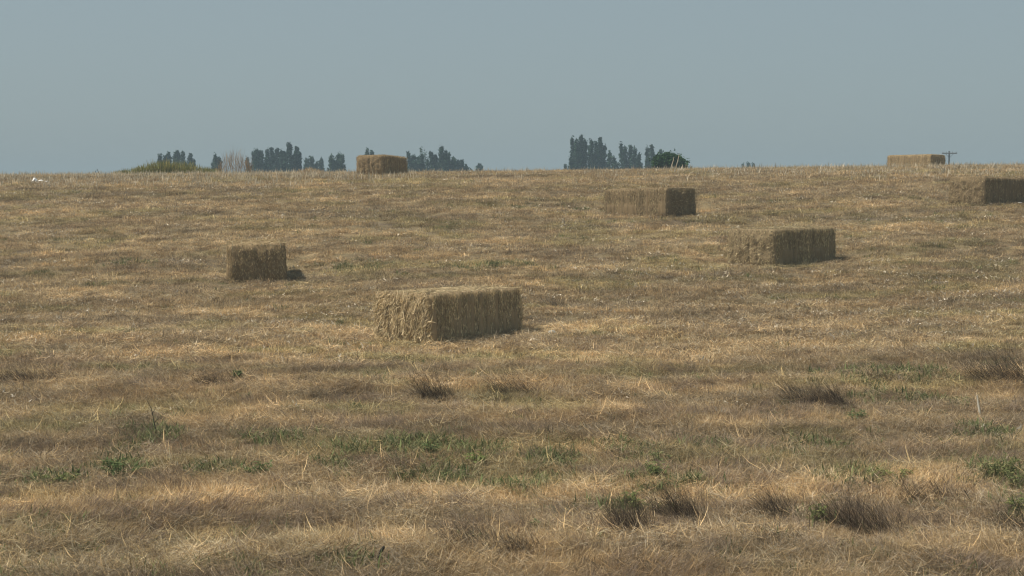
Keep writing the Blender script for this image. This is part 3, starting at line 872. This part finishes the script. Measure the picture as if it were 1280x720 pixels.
TREE = np.array([(.033, .058, .038), (.042, .073, .046), (.053, .090, .054), (.028, .048, .034)])
def tcol(n, tone): return TREE[rng.integers(0, 4, n)] * rng.uniform(.8, 1.25, (n, 1)) * np.asarray(tone)

root = put(empty('dark_bush', (0, 0, 0)), 9.95, 98, -.1)
tag(root, 'dense dark green dome shaped bush peeping over the crest near the middle trees', 'bush')
parts = []
for i in range(74):
    u = rng.uniform(-1, 1); hh = 3.12 * (1 - .30 * abs(u - .15) ** 3) * (1 - .55 * rng.uniform(0, 1) ** 1.6)
    parts.append(leaf_cloud(np.array((u * 1.12, rng.uniform(-.7, .7), hh)), np.array((.36, .36, .30)) * rng.uniform(.6, 1.3), 130, .095, tcol(130, (1.2, 1.3, .85)) * rng.uniform(.7, 1.5)))
V, F, C = quadmerge(parts)
obj('foliage', mesh_of('foliage', V, F, C, M_LEAF), root)
obj('stem', mesh_of('stem', *join([tube([(0, 0, 0), (.3 * a, 0, 1.2), (.9 * a, .1, 2.5)], [.09, .06, .02], 6) for a in (-1, -.3, .4, 1)]), mat=M_BARK), root)

# ------------------------------------------------------------------ trees far beyond the crest
def tree(x, y, top_z, spires, label, tone=(1, 1, 1), leaf=.20, open_=1.0):
    """spires: (dx, top fraction, radius, bottom fraction) - upswept plumes of foliage on limbs from one trunk"""
    z0 = float(hgt(np.array([x]), np.array([y]))[0])
    hgt_ = top_z - z0
    root = empty('poplar_tree', (x, y, z0 - .1))
    tag(root, label, 'tree', 'trees beyond the crest')
    parts, limbs = [], []
    extra = [(dx + rng.uniform(-1, 1) * rad * 1.2, tf * rng.uniform(.86, .96), rad * .55, bf) for dx, tf, rad, bf in spires]
    for dx, tf, rad, bf in list(spires) + extra:
        top, bot = hgt_ * tf, hgt_ * bf
        dy = rng.uniform(-rad, rad)
        m = int(np.clip((top - bot) * rad * 7, 16, 130))
        for i in range(m):
            t = (i + rng.uniform(0, 1)) / m
            t = t ** .9
            prof = 1.0 - .25 * max(0, .3 - t) if t < .4 else max(0.0, 1 - (t - .4) / .61)
            rr = rad * max(.10, prof)
            a_, q_ = rng.uniform(0, 6.28), math.sqrt(rng.uniform(0, 1))
            c = np.array((dx * (.40 + .60 * t) + rr * q_ * math.cos(a_), dy + rr * q_ * math.sin(a_), bot + (top - bot) * t))
            sz = .22 + .28 * min(1, rr) * rng.uniform(.6, 1.2)
            parts.append(leaf_cloud(c, np.array((sz, sz, sz * 1.5)), int(22 * open_), leaf, tcol(int(22 * open_), tone) * rng.uniform(.7, 1.35)))
        limbs.append(tube([(0, 0, hgt_ * .12), (dx * .35, dy * .4, bot + (top - bot) * .15), (dx * .75, dy, bot + (top - bot) * .5), (dx, dy, top * .97)], [.16, .11, .07, .02], 6))
    V, F, C = quadmerge(parts)
    obj('crown', mesh_of('crown', V, F, C, M_CROWN), root)
    tr = obj('trunk', mesh_of('trunk', *tube([(0, 0, 0), (.03, 0, hgt_ * .25), (.0, .04, hgt_ * .55)], [.30, .22, .10], 8), mat=M_BARK), root)
    obj('limb', mesh_of('limb', *join(limbs), mat=M_BARK), tr)

D = 220.0
def tx(px): return (px - 640) / 1900 * D
def tz(py): return CAM_Z + (240 - py) / 1900 * D
M1 = D / 1900
def T(px, top, spires, label, tone=(1, 1, 1), leaf=.20, open_=1.0, dy=0.0):
    """px, top and the spires are measured along the skyline, in units of a tree row 220 m away"""
    k = (D + dy) / D
    x = tx(px) * k
    zt = CAM_Z + (240 - top) / 1900 * D * k
    z0 = float(hgt(np.array([x]), np.array([D + dy]))[0]); hh = zt - z0
    sp = []
    for (dpx, tpy, rpx) in spires:
        zz = CAM_Z + (240 - tpy) / 1900 * D * k
        sp.append((dpx * M1 * k, (zz - z0) / hh, (rpx * 1.8 + 1.0) * (1.22 if px < 650 else 1.0) * M1 * k, .12))
    tree(x, D + dy, zt, sp, label, tone, leaf, open_)
T(203, 193, [(-3, 193, 3), (3, 195, 3.5)], 'leftmost small tree, half hidden by the green weed mound', dy=-8)
T(226, 189, [(-13, 191, 4), (-7, 193, 4.5), (-1, 189, 4), (6, 191, 4), (12, 193, 4), (16, 199, 3)], 'wide spiky topped tree rising behind the green weed mound', dy=6)
T(271, 194, [(-3, 197, 3), (1, 194, 3.5), (4, 198, 2.5)], 'small lone tree just left of the leafless bush')
T(322, 187, [(-5, 190, 4), (0, 187, 4.5), (5, 189, 4)], 'left tree of the dark trio on the left skyline', (.95, 1, 1))
T(341, 185, [(-6, 188, 4.5), (0, 185, 5), (5, 186, 5)], 'middle tree of the dark trio on the left skyline', (.9, .95, .95), dy=5)
T(364, 180, [(-8, 190, 4), (-1, 180, 5.5), (6, 184, 5), (10, 190, 3.5)], 'tallest and darkest tree of the left skyline, right of the trio', (.75, .82, .85), dy=-4)
T(393, 197, [(-10, 199, 5), (-1, 197, 5.5), (8, 199, 5)], 'low rounded tree between the tallest left tree and the skyline bale', (1.15, 1.1, 1.05), dy=20)
T(423, 193, [(-7, 196, 4.5), (0, 193, 5.5), (6, 195, 5)], 'round tree immediately left of the skyline bale', (1.1, 1.05, 1), dy=-5)
T(461, 187, [(-2, 187, 3), (4, 189, 4)], 'tree tip showing just above the skyline bale')
T(519, 192, [(-8, 190, 2.5), (-2, 195, 5), (5, 197, 5), (9, 194, 4)], 'bushy tree immediately right of the skyline bale', (1, 1.02, 1.05))
T(528, 184, [(-1, 184, 2.2), (4, 190, 2)], 'thin wispy tree top between the two trees right of the skyline bale', (1.35, 1.3, 1.15), .16, .45, 12)
T(552, 184, [(-13, 190, 4), (-7, 194, 4), (0, 184, 4.5), (6, 190, 5)], 'tallest tree right of the skyline bale, with a pointed top', (1.05, 1.05, 1.05), dy=-4)
T(573, 197, [(-6, 198, 4), (-1, 200, 4), (4, 200, 4), (9, 206, 3)], 'low tree sloping down to the right, last of the group by the skyline bale', (1, 1, 1.05), dy=4)
T(600, 204, [(-1, 204, 2.5), (2, 207, 2)], 'tiny lone treetop on the bare skyline between the two tree groups', dy=30)
T(725, 170, [(-10, 173, 4), (-5, 175, 4.5), (1, 170, 4), (6, 175, 5), (-12, 199, 4)], 'left half of the tall poplar clump in the middle, with the highest spire', (.95, 1, 1))
T(748, 173, [(-10, 176, 4.5), (-3, 178, 5), (2, 173, 4.5), (7, 183, 5), (14, 190, 4)], 'right half of the tall poplar clump in the middle, sloping down right', (.95, 1, 1), dy=5)
T(768, 196, [(-2, 196, 3.5), (3, 203, 2)], 'small shrubby tree at the right foot of the tall poplar clump', (1.05, 1.05, 1.05), dy=-6)
T(784, 180, [(-8, 180, 3.5), (-3, 184, 4), (4, 182, 4), (9, 186, 4), (6, 195, 5)], 'twin topped poplar standing apart right of the tall clump', (1.05, 1.08, 1.08), dy=4)
T(798, 195, [(0, 195, 3), (3, 203, 2.5)], 'stunted tree leaning against the twin topped poplar', (1.05, 1.08, 1.08), dy=-8)
T(812, 182, [(-3, 184, 3), (2, 182, 3.5), (-4, 198, 2)], 'slim poplar rising behind the left side of the dark bush', (1.15, 1.15, 1.1), dy=8)
T(825, 187, [(0, 187, 3)], 'slight poplar top poking out behind the middle of the dark bush', (1.15, 1.15, 1.1), dy=12)
T(937, 204, [(-8, 206, 4), (-2, 204, 4), (5, 205, 4)], 'faint low treetop on the skyline right of the dark bush', (1.2, 1.2, 1.2), dy=60)

# ------------------------------------------------------------------ utility pole
PY = 253.0; PX = (1185 - 640) / 1900 * PY; PT = CAM_Z + (240 - 187.5) / 1900 * PY
pz0 = float(hgt(np.array([PX]), np.array([PY]))[0])
root = empty('utility_pole', (PX, PY, pz0 - .2))
tag(root, 'wooden utility pole with one crossarm beyond the right skyline bale', 'utility pole')
ph = PT - pz0
obj('pole', mesh_of('pole', *tube([(0, 0, 0), (0, 0, ph * .5), (0, 0, ph)], [.19, .17, .14], 10), mat=M_POLE), root)
V, F = tube([(-1.25, -.16, ph - .35), (1.25, -.16, ph - .35)], [.10, .10], 4)
arm = obj('crossarm', mesh_of('crossarm', V, F, mat=M_POLE), root)
for dx in (-1.1, -.5, .5, 1.1):
    obj('insulator', mesh_of('insulator', *tube([(dx, -.16, ph - .27), (dx, -.16, ph - .2), (dx, -.16, ph - .12), (dx, -.16, ph - .05)], [.03, .06, .05, .03], 8), mat=M_GLASS), arm)
for s_ in (-1, 1):
    obj('brace', mesh_of('brace', *tube([(.12 * s_, -.17, ph - 1.0), (.65 * s_, -.17, ph - .43)], [.03, .03], 4), mat=M_POLE), root)

# ------------------------------------------------------------------ smoke haze over the land
hx, hz0, hz1 = 960.0, -4.4, 13.5
v = [(a * hx, b * hx, c) for c in (hz0, hz1) for b in (-1, 1) for a in (-1, 1)]
f = [(0, 2, 3, 1), (4, 5, 7, 6), (0, 1, 5, 4), (1, 3, 7, 5), (3, 2, 6, 7), (2, 0, 4, 6)]
m, nn, ll = new_mat('smoke haze')
out = nn.new('ShaderNodeOutputMaterial'); pv = nn.new('ShaderNodeVolumePrincipled')
pv.inputs['Color'].default_value = (.50, .64, .73, 1)
pv.inputs['Density'].default_value = 0.0013
pv.inputs['Anisotropy'].default_value = 0.0
ll.new(pv.outputs[0], out.inputs['Volume'])
obj('haze', mesh_of('haze', v, f, mat=m), kind='stuff')
